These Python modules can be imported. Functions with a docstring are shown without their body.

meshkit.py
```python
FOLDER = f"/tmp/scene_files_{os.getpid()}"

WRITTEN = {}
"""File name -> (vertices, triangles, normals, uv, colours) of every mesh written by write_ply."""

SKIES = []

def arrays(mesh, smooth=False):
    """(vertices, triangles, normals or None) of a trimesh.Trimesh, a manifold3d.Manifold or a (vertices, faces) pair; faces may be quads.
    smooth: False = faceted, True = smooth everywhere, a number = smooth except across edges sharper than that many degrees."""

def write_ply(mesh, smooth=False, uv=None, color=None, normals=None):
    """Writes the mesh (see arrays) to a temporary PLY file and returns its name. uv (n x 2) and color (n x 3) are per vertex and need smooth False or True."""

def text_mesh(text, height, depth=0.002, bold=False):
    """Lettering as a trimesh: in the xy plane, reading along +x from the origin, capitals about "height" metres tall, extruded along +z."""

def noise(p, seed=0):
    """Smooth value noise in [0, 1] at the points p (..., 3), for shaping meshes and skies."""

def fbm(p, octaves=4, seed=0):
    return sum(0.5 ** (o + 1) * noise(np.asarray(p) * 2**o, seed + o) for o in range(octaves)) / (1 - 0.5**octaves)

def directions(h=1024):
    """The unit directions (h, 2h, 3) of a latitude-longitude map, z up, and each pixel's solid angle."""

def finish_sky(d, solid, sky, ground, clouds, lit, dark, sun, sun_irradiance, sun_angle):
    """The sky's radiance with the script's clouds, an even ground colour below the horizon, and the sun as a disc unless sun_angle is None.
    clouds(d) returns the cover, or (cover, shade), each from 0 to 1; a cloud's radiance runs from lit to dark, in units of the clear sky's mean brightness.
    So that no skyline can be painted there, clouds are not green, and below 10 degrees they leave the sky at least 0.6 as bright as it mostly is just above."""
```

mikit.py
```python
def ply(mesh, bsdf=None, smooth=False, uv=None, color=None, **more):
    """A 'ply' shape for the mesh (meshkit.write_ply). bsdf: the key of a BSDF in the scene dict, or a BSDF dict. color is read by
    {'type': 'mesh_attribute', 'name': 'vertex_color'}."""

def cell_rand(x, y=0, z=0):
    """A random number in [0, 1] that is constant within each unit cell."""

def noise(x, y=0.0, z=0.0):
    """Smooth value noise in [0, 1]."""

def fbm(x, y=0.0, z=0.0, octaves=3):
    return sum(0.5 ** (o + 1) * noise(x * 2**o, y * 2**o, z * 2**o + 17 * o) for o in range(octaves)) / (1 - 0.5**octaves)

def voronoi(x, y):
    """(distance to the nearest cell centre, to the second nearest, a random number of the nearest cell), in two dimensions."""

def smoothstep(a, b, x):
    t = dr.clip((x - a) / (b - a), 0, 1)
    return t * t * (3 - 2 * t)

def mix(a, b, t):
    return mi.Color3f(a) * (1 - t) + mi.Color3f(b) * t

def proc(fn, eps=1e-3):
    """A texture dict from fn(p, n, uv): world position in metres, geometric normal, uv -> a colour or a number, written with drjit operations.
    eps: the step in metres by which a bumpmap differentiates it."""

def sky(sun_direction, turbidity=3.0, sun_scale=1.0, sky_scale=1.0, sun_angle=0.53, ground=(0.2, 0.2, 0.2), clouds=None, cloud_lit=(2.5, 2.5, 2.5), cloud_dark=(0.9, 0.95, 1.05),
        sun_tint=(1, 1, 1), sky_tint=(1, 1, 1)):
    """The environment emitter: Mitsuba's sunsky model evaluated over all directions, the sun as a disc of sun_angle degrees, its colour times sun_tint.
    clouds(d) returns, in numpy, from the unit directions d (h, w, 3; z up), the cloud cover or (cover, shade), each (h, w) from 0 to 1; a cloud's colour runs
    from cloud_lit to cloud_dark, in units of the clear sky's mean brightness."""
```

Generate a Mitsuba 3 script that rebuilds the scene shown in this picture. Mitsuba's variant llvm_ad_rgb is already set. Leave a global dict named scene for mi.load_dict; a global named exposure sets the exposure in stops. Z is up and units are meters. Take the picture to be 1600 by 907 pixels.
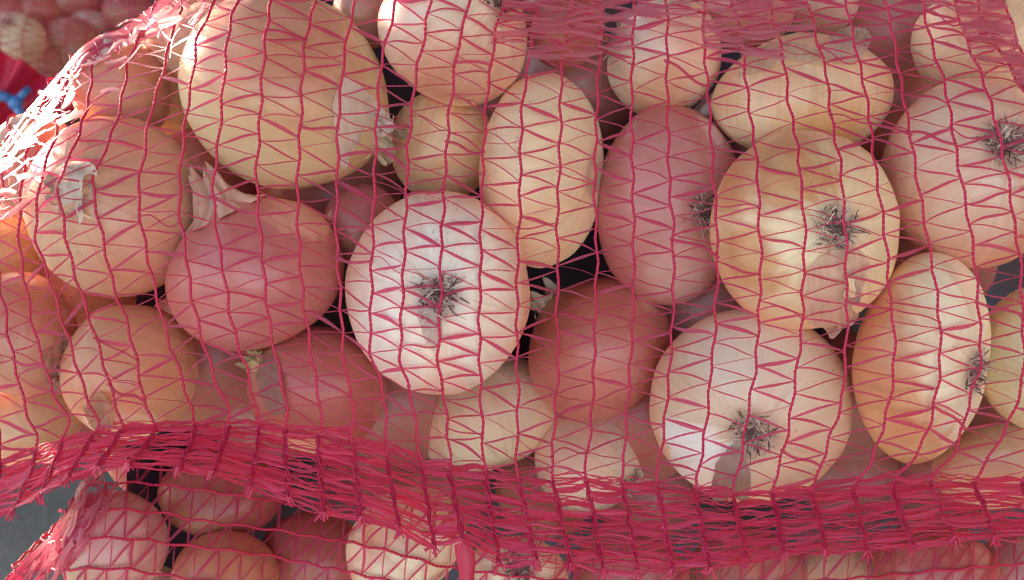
import math, numpy as np, trimesh, shapely, mitsuba as mi, mikit, meshkit
import shapely.geometry as sg
from shapely import contains_xy
from mikit import noise, fbm, smoothstep, mix
T = mi.ScalarTransform4f
RNG = np.random.default_rng(7)

# ------------------------------------------------------------------ camera, sky, exposure
PITCH = math.radians(24.0)
CAM = np.array([0.0, 0.0, 0.78])
RIGHT = np.array([1.0, 0, 0])
FWD = np.array([0, math.cos(PITCH), -math.sin(PITCH)])
UP = np.array([0, math.sin(PITCH), math.cos(PITCH)])
HFOV = 56.0
F = 800 / math.tan(math.radians(HFOV / 2))      # focal length in photograph pixels
D0 = 0.376                                       # metres from the lens to the foremost net

def W(p):
    """metres right / up / away, seen from the lens -> world"""
    p = np.asarray(p, float)
    return CAM + p[..., :1] * RIGHT + p[..., 1:2] * UP + p[..., 2:3] * FWD

def at(px, py, d):
    px, py, d = np.broadcast_arrays(np.asarray(px, float), np.asarray(py, float), np.asarray(d, float))
    return np.stack([(px - 800) / F * d, -(py - 453.5) / F * d, d], -1)

exposure = 4.85
SUN = -0.80 * RIGHT + 0.45 * UP + 0.55 * FWD
scene = {"type": "scene"}
scene["camera"] = {"type": "thinlens", "fov": HFOV, "fov_axis": "x", "aperture_radius": 0.0016, "focus_distance": D0 + 0.006,
                   "near_clip": 0.01, "far_clip": 60.0,
                   "to_world": T().look_at(origin=CAM.tolist(), target=(CAM + FWD).tolist(), up=UP.tolist())}
scene["sky"] = mikit.sky(SUN, turbidity=3, sun_scale=1.35, sky_scale=1.0, sun_angle=8.0, sun_tint=(0.72, 0.82, 1.6), sky_tint=(1.06, 0.95, 1.0))
labels = {}

# ------------------------------------------------------------------ materials
def rgb(*c): return {"type": "rgb", "value": list(c)}

def vein(p, n, uv):
    a = noise(uv.x * 90 + 2.2 * noise(uv.x * 6, uv.y * 3), uv.y * 2.2)
    b = noise(uv.x * 210 + 3, uv.y * 5)
    lines = smoothstep(0.62, 0.9, a) * 0.55 + smoothstep(0.7, 0.95, b) * 0.25
    specks = smoothstep(0.80, 0.90, noise(p.x * 900, p.y * 900, p.z * 900)) * smoothstep(0.55, 0.7, noise(p.x * 60, p.y * 60, p.z * 60))
    return mi.Float(dr_clip(lines * 0.8 * (0.25 + 0.75 * noise(p.x * 45, p.y * 45, p.z * 45)) * 0.5 + 0.5 * specks))

import drjit as dr
def dr_clip(x): return dr.clip(x, 0, 1)

def vein_bump(p, n, uv):
    return mi.Float(noise(uv.x * 120, uv.y * 3) * 0.6 + noise(uv.x * 40, uv.y * 4) * 1.2 + noise(p.x * 260, p.y * 260, p.z * 260) * 0.5)

VC = {"type": "mesh_attribute", "name": "vertex_color"}
scene["onion_skin_plain"] = {"type": "principled", "base_color": VC, "roughness": 0.33, "specular": 0.5, "clearcoat": 0.25, "clearcoat_gloss": 0.7}
scene["onion_vein"] = {"type": "principled", "base_color": rgb(0.40, 0.22, 0.10), "roughness": 0.5, "specular": 0.35}
scene["onion_skin"] = {"type": "bumpmap", "scale": 0.00011, "tex": mikit.proc(vein_bump, 4e-4),
                       "bsdf": {"type": "blendbsdf", "weight": mikit.proc(vein), "a": {"type": "ref", "id": "onion_skin_plain"}, "b": {"type": "ref", "id": "onion_vein"}}}
scene["neck_skin"] = {"type": "twosided", "bsdf": {"type": "principled", "base_color": VC, "roughness": 0.5, "specular": 0.4}}
scene["paper_skin"] = {"type": "principledthin", "base_color": VC, "roughness": 0.4, "diff_trans": 0.9, "spec_trans": 0.12, "eta": 1.4}
scene["dry_root"] = {"type": "twosided", "bsdf": {"type": "principled", "base_color": VC, "roughness": 0.7, "specular": 0.2}}
scene["net_cord"] = {"type": "principled", "base_color": rgb(0.52, 0.014, 0.075), "roughness": 0.32, "specular": 0.55}
scene["net_tape"] = {"type": "principledthin", "base_color": rgb(0.74, 0.13, 0.25), "roughness": 0.3, "diff_trans": 0.9, "spec_trans": 0.46, "eta": 1.45}
scene["slack_tape"] = {"type": "principledthin", "base_color": rgb(0.88, 0.40, 0.52), "roughness": 0.4, "diff_trans": 1.0, "spec_trans": 0.70, "eta": 1.45}
scene["hem_tape"] = {"type": "principledthin", "base_color": rgb(0.95, 0.15, 0.30), "roughness": 0.35, "diff_trans": 0.8, "spec_trans": 0.42, "eta": 1.45}
scene["old_net"] = {"type": "twosided", "bsdf": {"type": "principled", "base_color": rgb(0.50, 0.02, 0.07), "roughness": 0.4}}
scene["blue_plastic"] = {"type": "principled", "base_color": rgb(0.06, 0.20, 0.48), "roughness": 0.4}
scene["shed_grey"] = {"type": "principled", "base_color": rgb(0.16, 0.14, 0.14), "roughness": 0.7}
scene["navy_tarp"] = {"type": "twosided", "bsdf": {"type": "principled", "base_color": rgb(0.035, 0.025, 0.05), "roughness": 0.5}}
scene["concrete"] = {"type": "principled", "roughness": 0.85, "specular": 0.2, "base_color": mikit.proc(lambda p, n, uv: mix((0.17, 0.165, 0.145), (0.32, 0.31, 0.27), fbm(p.x * 14, p.y * 14, 3.0, octaves=5)) * (0.75 + 0.4 * noise(p.x * 300, p.y * 300)))}

# ------------------------------------------------------------------ mesh helpers
def shape(v, f, bsdf, uv=None, color=None, normals=None):
    path = meshkit.write_ply((v, f), False, uv, color, normals=normals)
    return {"type": "ply", "filename": path, "face_normals": normals is None, "bsdf": {"type": "ref", "id": bsdf}}

def vnormals(v, f):
    n = np.zeros_like(v)
    fn = np.cross(v[f[:, 1]] - v[f[:, 0]], v[f[:, 2]] - v[f[:, 0]])
    for k in range(3): np.add.at(n, f[:, k], fn)
    return n / np.maximum(np.linalg.norm(n, axis=1, keepdims=True), 1e-20)

def grid_faces(rows, cols):
    i = np.arange(rows - 1)[:, None] * cols + np.arange(cols - 1)[None]
    q = np.stack([i, i + 1, i + cols + 1, i + cols], -1).reshape(-1, 4)
    return np.vstack([q[:, [0, 1, 2]], q[:, [0, 2, 3]]])

class Bag:
    """collects pieces of ONE part"""
    def __init__(self): self.v, self.f, self.c, self.n = [], [], [], 0
    def add(self, v, f, c=None):
        self.v.append(v); self.f.append(np.asarray(f) + self.n); self.n += len(v)
        if c is not None: self.c.append(np.broadcast_to(np.asarray(c, float), (len(v), 3)))
    def shape(self, bsdf, smooth=True):
        v, f = np.vstack(self.v), np.vstack(self.f)
        return shape(v, f, bsdf, color=np.vstack(self.c) if self.c else None, normals=vnormals(v, f) if smooth else None)

def tube(path, rad, sides=6):
    path = np.asarray(path, float); n = len(path)
    t = np.gradient(path, axis=0); t /= np.maximum(np.linalg.norm(t, axis=1, keepdims=True), 1e-12)
    ref = np.array([0.13, -0.9, 0.42])
    a = np.cross(t, ref); a /= np.maximum(np.linalg.norm(a, axis=1, keepdims=True), 1e-9)
    b = np.cross(t, a)
    ang = np.arange(sides) / sides * 2 * np.pi
    r = np.broadcast_to(np.asarray(rad, float), (n,))[:, None, None]
    v = path[:, None] + r * (np.cos(ang)[None, :, None] * a[:, None] + np.sin(ang)[None, :, None] * b[:, None])
    i = np.arange(n - 1)[:, None] * sides; j = np.arange(sides)[None]; k = (j + 1) % sides
    q = np.stack([i + j, i + k, i + sides + k, i + sides + j], -1).reshape(-1, 4)
    f = np.vstack([q[:, [0, 1, 2]], q[:, [0, 2, 3]]])
    caps = [[0, c + 1, c] for c in range(1, sides - 1)] + [[(n - 1) * sides, (n - 1) * sides + c, (n - 1) * sides + c + 1] for c in range(1, sides - 1)]
    return v.reshape(-1, 3), np.vstack([f, caps])

def smooth_line(pts, step):
    """Catmull-Rom through the points, resampled at about `step`"""
    p = np.asarray(pts, float)
    p = np.vstack([2 * p[0] - p[1], p, 2 * p[-1] - p[-2]])
    out = []
    for i in range(1, len(p) - 2):
        t = np.linspace(0, 1, 12, endpoint=False)[:, None]
        out.append(0.5 * (2 * p[i] + (p[i + 1] - p[i - 1]) * t + (2 * p[i - 1] - 5 * p[i] + 4 * p[i + 1] - p[i + 2]) * t ** 2 + (3 * p[i] - p[i - 1] - 3 * p[i + 1] + p[i + 2]) * t ** 3))
    out = np.vstack(out + [p[-2:-1]])
    s = np.r_[0, np.cumsum(np.linalg.norm(np.diff(out, axis=0), axis=1))]
    n = max(int(s[-1] / step), 2)
    q = np.linspace(0, s[-1], n + 1)
    return np.stack([np.interp(q, s, out[:, k]) for k in range(out.shape[1])], -1)

def put(key, sh, label=None, category=None, group=None, kind=None):
    n, k = 0, key
    while k in scene:
        n += 1; k = f"{key}_{n:03d}"
    scene[k] = sh
    d = {a: b for a, b in dict(label=label, category=category, group=group, kind=kind).items() if b}
    if d: labels[k] = d
    return k

USED = {}
def thing(name, label, category, group=None):
    n = USED.get(name, -1) + 1; USED[name] = n
    key = name if n == 0 else f"{name}_{n:03d}"
    labels[key] = {"label": label, "category": category}
    if group: labels[key]["group"] = group
    return key

# ------------------------------------------------------------------ setting: concrete floor
v = np.array([[-12, -8, 0], [12, -8, 0], [12, 16, 0], [-12, 16, 0.0]])
put("floor", shape(v, np.array([[0, 1, 2], [0, 2, 3]]), "concrete"), label="grey concrete floor seen past the left edge of the lower sack", kind="structure")

# a low wall to the left and a dark tarpaulin hung behind the stacked sacks
def box_shape(lo, hi, bsdf):
    m = trimesh.creation.box(bounds=[lo, hi]); return mikit.ply(m, bsdf)
put("low_wall", box_shape([-0.97, 1.14, 0.002], [-0.92, 4.2, 1.25], "concrete"), label="low grey concrete wall beside the far heap, outside the photo", category="wall")
put("shed_roof", box_shape([-1.3, -1.7, 2.30], [3.2, 4.5, 2.36], "shed_grey"), label="grey sheet roof of the market shed, above the photo", category="roof")
put("shed_wall", box_shape([1.25, -1.2, 0.002], [1.35, 4.4, 2.30], "shed_grey"), label="grey side wall of the market shed, right of the photo", category="wall")
put("shed_wall", box_shape([-2.0, 4.4, 0.002], [2.0, 4.5, 2.30], "shed_grey"), label="grey back wall of the market shed, behind everything", category="wall")
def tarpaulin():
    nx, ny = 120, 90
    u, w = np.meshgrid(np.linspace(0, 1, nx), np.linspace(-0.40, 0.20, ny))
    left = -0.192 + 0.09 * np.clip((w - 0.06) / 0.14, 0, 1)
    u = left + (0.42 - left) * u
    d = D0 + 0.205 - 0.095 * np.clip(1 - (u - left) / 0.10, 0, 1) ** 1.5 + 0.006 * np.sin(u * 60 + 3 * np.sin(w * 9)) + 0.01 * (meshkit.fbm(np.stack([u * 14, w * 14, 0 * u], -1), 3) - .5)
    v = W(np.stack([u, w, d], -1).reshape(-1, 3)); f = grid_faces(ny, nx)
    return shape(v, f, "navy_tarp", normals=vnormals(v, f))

# ------------------------------------------------------------------ onions
CREAM, WHITE, GOLD, TAN = (.78, .66, .42), (.80, .72, .55), (.70, .45, .18), (.58, .34, .17)
PEACH, PINK, ROSE, COPPER, GREEN = (.68, .40, .25), (.56, .23, .19), (.60, .30, .26), (.55, .22, .11), (.66, .62, .34)
SIDE = "onions packed in the upper net sack"

class Onion: pass

def make_frame(axis):
    a = np.asarray(axis, float); a /= np.linalg.norm(a)
    e1 = np.array([1.0, 0, 0]) - a[0] * a
    if np.linalg.norm(e1) < 0.35:
        e1 = np.array([0, 0, -1.0]) + a[2] * a
    e1 /= np.linalg.norm(e1)
    return np.stack([e1, np.cross(a, e1), a], 1)         # columns

def new_onion(cx, cy, r1, r2, h, axis, off, base, eq=None, patches=(), root=0, neck=0, label="", group=None, d=None, lod=1.0, tone=1.0, pole=None):
    """axis: towards the root end, in right / up / towards-the-lens; radii and centre in photograph pixels"""
    o = Onion()
    o.px, o.r, o.off = (cx, cy), np.array([r1, r2, h], float), off
    a = np.array([axis[0], axis[1], -axis[2]], float)
    o.M = make_frame(a)
    o.base, o.eq, o.patches, o.root, o.neck, o.label, o.group, o.lod, o.tone = base, eq or base, patches, root, neck, label, group, lod, tone
    o.size(d); o.pole = pole; o.pad = 0.0
    if pole: aim(o)
    return o

def aim(o):
    """turn the onion so that its root (or its neck) shows where the photograph has it"""
    for _ in range(3):
        u = at(o.pole[0], o.pole[1], 1.0); L = 0.93 * o.R[2]
        uu, uc, cc = u @ u, u @ o.c, o.c @ o.c
        D = uc * uc - uu * (cc - L * L)
        t = (uc - math.sqrt(max(D, 0))) / uu
        a = u * t - o.c
        o.M = make_frame(-a if o.neck else a); o.size()

def _size(o, d=None):
    if d is None:
        d = D0 + o.off / 1000
        for _ in range(6):
            r = o.r * d / F
            reach = math.sqrt(((o.M[2] * r) ** 2).sum())
            d = D0 + o.off / 1000 + reach
    o.d = d; o.R = o.r * d / F
    o.c = at(o.px[0], o.px[1], d)
    A = o.M @ np.diag(1 / (o.R) ** 2) @ o.M.T
    o.A = A
Onion.size = _size

def radius_along(o, n): return 1 / math.sqrt(n @ o.A @ n)

def settle(onions):
    """push the rearmost of two onions that would cut into each other further back"""
    for _ in range(60):
        moved = False
        for i, a in enumerate(onions):
            for b in onions[i + 1:]:
                n = b.c - a.c; L = np.linalg.norm(n); n = n / L
                gap = L - 0.97 * (radius_along(a, n) + radius_along(b, n))
                if gap < -0.0005:
                    back = a if a.off > b.off else b
                    if back.off > 90: continue
                    back.off += 2.0; back.size(); moved = True; back.pole and aim(back)
        if not moved: break

def onion_mesh(o, k):
    nt, npz = int(190 * o.lod), int(96 * o.lod)
    th = np.linspace(0, 2 * np.pi, nt + 1)[None, :] + np.pi * 0.5
    ph = np.linspace(0.0, np.pi, npz)[:, None]
    s, c = np.sin(ph), np.cos(ph)
    rad = s ** 0.94
    z = c - 0.0
    z = z - 0.055 * np.exp(-(ph / 0.20) ** 2)                                   # dimple at the root plate
    z = z - 0.10 * np.clip((ph - 2.2) / 0.94, 0, 1) ** 2                        # shoulders drawn out to the neck
    X = rad * np.cos(th); Y = rad * np.sin(th); Z = z + 0 * th
    d = np.stack([X, Y, Z], -1)
    wob = meshkit.fbm(d * 1.3 + k * 7.3, 2, seed=k) - 0.5
    fine = meshkit.noise(np.stack([np.cos(th) * 5 + 0 * ph, np.sin(th) * 5 + 0 * ph, ph * 0.6 + k + 0 * th], -1), seed=k + 50) - 0.5
    loc = d * (1 + 0.09 * wob + 0.014 * fine * s)[..., None] * o.R
    P = loc.reshape(-1, 3) @ o.M.T + o.c
    v = W(P)
    f = grid_faces(npz, nt + 1)
    n = vnormals(v, f).reshape(npz, nt + 1, 3)
    n[:, 0] = n[:, -1] = n[:, 0] + n[:, -1]
    n[0] = n[0].sum(0); n[-1] = n[-1].sum(0)
    n = n.reshape(-1, 3); n /= np.maximum(np.linalg.norm(n, axis=1, keepdims=True), 1e-20)
    if ((v - W(o.c[None])) * n).sum() < 0: f = f[:, ::-1]; n = -n
    # colour of the skin
    dirs = (d.reshape(-1, 3) / np.maximum(np.linalg.norm(d.reshape(-1, 3), axis=1, keepdims=True), 1e-9)) @ o.M.T
    TH, PH = np.broadcast_to(th, (npz, nt + 1)).ravel(), np.broadcast_to(ph, (npz, nt + 1)).ravel()
    def n3(fr, sd, stretch=None):
        q = np.stack([np.cos(TH) * fr, np.sin(TH) * fr, PH * (stretch if stretch else fr * .5)], -1)
        return meshkit.fbm(q + 11 * k, 3, seed=sd + k)
    col = np.broadcast_to(np.array(o.base, float), (len(v), 3)).copy()
    w = np.clip((PH - 0.75 + 0.9 * (n3(3.0, 1) - 0.5)) / 0.9, 0, 1)[:, None]
    w = w * w * (3 - 2 * w)
    col = col * (1 - w) + np.array(o.eq) * w
    for (pd, ang, soft, pc) in o.patches:
        q = np.array([pd[0], pd[1], -pd[2]], float); q /= np.linalg.norm(q)
        a = np.degrees(np.arccos(np.clip(dirs @ q, -1, 1))) + 26 * (n3(4.5, 3) - 0.5) + 10 * (n3(14, 9) - 0.5)
        m = np.clip((ang - a) / soft + 0.5, 0, 1)[:, None]
        col = col * (1 - m) + np.array(pc) * m
    if o.base[1] / o.base[0] > 0.68: col = col * np.array([1.03, 1.08, 1.06])      # the white-fleshed kind
    elif o.base[1] / o.base[0] < 0.56: col = col * np.array([.98, .84, .92])       # the red-skinned kind
    streak = n3(16, 5, 0.5)[:, None]
    col = col * (0.91 + 0.18 * streak)
    col = col * (np.array([1.03, 1.05, 1.12]) * (1 - w) + np.array([1.02, .90, .93]) * w)
    blot = n3(2.2, 8)[:, None]
    col = col * (1 + np.array([0.0, -0.16, -0.24]) * np.clip(blot - 0.40, 0, 1) * 3.0)
    ring = np.exp(-((PH - 0.12) / 0.13) ** 2)[:, None] * 0.55                     # earthy ring round the root plate
    col = col * (1 - ring) + np.array([.30, .17, .12]) * ring
    tip = np.clip((PH - 2.55) / 0.5, 0, 1)[:, None] * (0.35 + 0.4 * streak)
    col = col * (1 - tip) + np.array([.50, .32, .17]) * tip
    uv = np.stack([TH / (2 * np.pi) + k * 3.17, PH / np.pi], -1)
    return shape(v, f, "onion_skin", uv=uv, color=np.clip((col * 0.94 + 0.06 * col.mean(1, keepdims=True) * np.array([1.12, 1.0, .96])) * o.tone, 0.01, 0.9), normals=n)

def root_tuft(o, k, amount, size=1.0):
    """dry rootlets round the dimple"""
    rg = np.random.default_rng(900 + k)
    bag = Bag(); tip = np.array([0, 0, 0.925 * o.R[2]])
    size *= 1.2; rr = 0.0058 * size
    for _ in range(int(amount * 1.6)):
        a, q = rg.uniform(0, 2 * np.pi), rr * math.sqrt(rg.uniform(0, 1))
        base = tip + np.array([q * math.cos(a), q * math.sin(a), -0.0006])
        L = rg.uniform(0.0015, 0.0042) * size
        dirn = np.array([math.cos(a) * rg.uniform(.2, 1.3), math.sin(a) * rg.uniform(.2, 1.3), rg.uniform(0.35, 1.4)]); dirn /= np.linalg.norm(dirn)
        bend = rg.normal(0, 1.0, 3); bend2 = rg.normal(0, .4, 3)
        t = np.linspace(0, 1, 6)[:, None]
        path = base + L * (dirn * t + bend * 0.5 * t ** 2 + bend2 * np.sin(t * 5) * 0.35)
        path[:, 2] = np.maximum(path[:, 2], base[2] - 0.0004 + 0.0008 * t[:, 0])
        r = rg.uniform(0.00026, 0.00058) * (1 - 0.55 * t[:, 0])
        c = np.array([[.62, .50, .40], [.80, .70, .58], [.70, .58, .46], [.15, .08, .08], [.36, .22, .20]][rg.integers(0, 5)]) * rg.uniform(.75, 1.1)
        v, f = tube(W(path @ o.M.T + o.c), r, 5)
        bag.add(v, f, c)
    return bag.shape("dry_root")

def root_plate(o, k, size=1.0):
    rg = np.random.default_rng(300 + k)
    n, m = 9, 28
    rr = np.linspace(0, 1, n)[:, None]; a = np.linspace(0, 2 * np.pi, m + 1)[None, :]
    edge = 1 + 0.22 * np.interp(a, np.linspace(0, 2 * np.pi, 13), np.r_[(w := rg.normal(0, .7, 12)), w[0]])
    R = 0.0058 * size * rr * edge
    z = 0.935 * o.R[2] + 0.0013 * size * (1 - rr ** 2) + 0.0006 * rg.normal(0, 1, (n, m + 1)) * (rr < .95) - 0.0012 * rr ** 4
    z[:, -1] = z[:, 0]; z[0] = z[0, 0]
    v = W(np.stack([R * np.cos(a), R * np.sin(a), z], -1).reshape(-1, 3) @ o.M.T + o.c)
    c = np.array([.24, .15, .13]) * rg.uniform(.5, 1.5, (n * (m + 1), 1))
    f = grid_faces(n, m + 1)
    return shape(v, f, "dry_root", color=c, normals=vnormals(v, f))

def neck_stub(o, k, length=0.016, rad=0.008, color=(.52, .42, .28), flare=0.35, shreds=7):
    """withered stalk with a ragged open end"""
    rg = np.random.default_rng(500 + k)
    n, m = 22, 64
    t = np.linspace(0, 1, n)[:, None]; a = np.linspace(0, 2 * np.pi, m + 1)[None, :]
    lo = .45 if shreds else .8
    rag = np.interp(a, np.linspace(0, 2 * np.pi, 20), np.r_[(w := rg.uniform(lo, 1.25, 19)), w[0]])
    fold = 1 + 0.16 * np.sin(a * 7 + t * 3 + k) + 0.08 * np.sin(a * 13 - t * 5)
    prof = rad * (0.75 * np.exp(-t * 5) + 0.62 + flare * t ** 2) * fold
    z = -(o.R[2] * 0.93 + length * t * rag)
    tw = a + 0.5 * t
    P = np.stack([prof * np.cos(tw), prof * np.sin(tw), z + 0 * a], -1)
    c = np.array(color) * (0.65 + 0.6 * meshkit.noise(np.stack([np.cos(a) * 9 + 0 * t, np.sin(a) * 9 + 0 * t, t * 2 + 0 * a], -1), seed=k))[..., None] * (1 - 0.25 * t[..., None])
    bag = Bag()
    bag.add(W(P.reshape(-1, 3) @ o.M.T + o.c), grid_faces(n, m + 1), c.reshape(-1, 3))
    for _ in range(shreds):                                  # split ends of the leaf sheaths
        a0 = rg.uniform(0, 2 * np.pi); L = rg.uniform(.004, .010); wd = rg.uniform(.0006, .0016)
        tt = np.linspace(0, 1, 9)[:, None]
        r = rad * (0.8 + 0.9 * tt * rg.uniform(.2, 1.6)); zz = -(o.R[2] * 0.95 + length * 0.35 + L * tt - 0.006 * tt ** 2)
        line = np.hstack([r * np.cos(a0 + .4 * tt), r * np.sin(a0 + .4 * tt), zz])
        side = np.array([-math.sin(a0), math.cos(a0), 0]) * wd * (1 - 0.8 * tt ** 2)
        sheet = np.stack([line - side, line, line + side], 1); sheet[:, 1] *= np.array([1.05, 1.05, 1])
        bag.add(W(sheet.reshape(-1, 3) @ o.M.T + o.c), grid_faces(9, 3), np.array(color) * rg.uniform(.8, 1.35))
    return bag.shape("neck_skin")

def front_depth(o, x, y, pad=0.0):
    """depth of the onion's near side under the line of sight x, y (ortho), nan where it misses"""
    A = np.linalg.inv(o.M @ np.diag((o.R + pad) ** 2) @ o.M.T)
    dx, dy = x - o.c[0], y - o.c[1]
    a = A[2, 2]; b = 2 * (A[0, 2] * dx + A[1, 2] * dy); c = A[0, 0] * dx ** 2 + 2 * A[0, 1] * dx * dy + A[1, 1] * dy ** 2 - 1
    D = b * b - 4 * a * c
    return np.where(D > 0, o.c[2] + (-b - np.sqrt(np.maximum(D, 0))) / (2 * a), np.nan)

def paper(o, poly, color, lift=0.0012, curl=0.004, k=0, rough=5.0):
    """a loose flake of papery skin lying on onion o; outline in photograph pixels at the onion's distance"""
    rg = np.random.default_rng(1200 + k)
    P = np.array(smooth_line(list(poly) + [poly[0]], 6.0)[:-1])
    P += rg.normal(0, 1, P.shape) * rough * 0.16
    pg = sg.Polygon(P).buffer(0)
    if pg.geom_type != "Polygon": pg = max(pg.geoms, key=lambda g: g.area)
    x0, y0, x1, y1 = pg.bounds
    inner = np.stack(np.meshgrid(np.arange(x0, x1, 4.0), np.arange(y0, y1, 4.0)), -1).reshape(-1, 2) + rg.normal(0, .5, (len(np.arange(y0, y1, 4.0)) * len(np.arange(x0, x1, 4.0)), 2))
    keep = contains_xy(pg.buffer(-2), inner[:, 0], inner[:, 1])
    ring = np.array(pg.exterior.coords)[:-1]
    pts = np.vstack([ring, inner[keep]])
    from scipy.spatial import Delaunay
    tri = Delaunay(pts).simplices
    cen = pts[tri].mean(1)
    tri = tri[contains_xy(pg, cen[:, 0], cen[:, 1])]
    dref = o.d - 0.75 * np.sqrt(((o.M[2] * o.R) ** 2).sum())
    d = np.full(len(pts), dref)
    ctr = np.array(o.px)
    for _ in range(5):
        q = at(pts[:, 0], pts[:, 1], d)
        fd = front_depth(o, q[:, 0], q[:, 1], 0.0009)
        for sh in (.97, .94, .9, .86, .8, .72, .6, .4):                # past the silhouette: carry on from the rim
            bad = np.isnan(fd)
            if not bad.any(): break
            s_ = o.c[:2] + (q[bad, :2] - o.c[:2]) * sh
            fd[bad] = front_depth(o, s_[:, 0], s_[:, 1], 0.0009) + 0.12 * np.linalg.norm(q[bad, :2] - s_, axis=1)
        d = np.where(np.isnan(fd), dref, fd)
    dist = np.array([pg.exterior.distance(sg.Point(p)) for p in pts])
    edge = np.exp(-dist / 9)
    crumple = meshkit.fbm(np.c_[pts / 26.0, np.full(len(pts), k)], 3, seed=k) - 0.5
    fold = meshkit.noise(np.c_[pts / 11.0, np.full(len(pts), k)], seed=k + 3) - 0.5
    d = d - np.maximum(lift + curl * edge * (0.35 + crumple) + 0.003 * crumple + 0.0012 * fold, 0.0003)
    v = W(at(pts[:, 0], pts[:, 1], d))
    streak = meshkit.noise(np.c_[pts[:, :1] / 3.2, pts[:, 1:] / 22, np.full(len(pts), k)], seed=k)[:, None]
    return shape(v, tri, "paper_skin", color=np.clip(np.array(color) * (0.86 + 0.24 * streak), .01, .9), normals=vnormals(v, tri))

O = {}
def add(tag, *a, **k): O[tag] = new_onion(*a, **k)
up_group = None
add("big", 443, 142, 150, 150, 158, (-.74, .45, -.42), 4, (.62, .56, .31), (.64, .55, .31), [((-.2, .5, .9), 40, 30, (.62, .38, .22)), ((.35, .3, .8), 34, 24, (.56, .34, .21))], neck=1,
    pole=(572, 208), label="largest onion, olive yellow with a torn white papery neck, upper left")
add("left", 183, 325, 133, 140, 126, (.45, -.2, -.85), 8, (.62, .38, .24), (.66, .42, .27), [((-.5, -.5, .6), 34, 22, (.66, .58, .36))], neck=1,
    pole=(118, 300), label="peach onion with a shredded withered neck facing the left rim of the upper sack")
add("pinkwide", 402, 430, 140, 128, 112, (.42, -.86, -.3), 6, (.50, .20, .16), (.55, .22, .18), [((.55, .75, .35), 24, 9, (.72, .48, .30)), ((-.2, -.3, .9), 30, 40, (.60, .31, .27))], neck=1,
    pole=(340, 318), label="broad pinkish red onion with a papery neck, directly left of the white onion")
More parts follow.
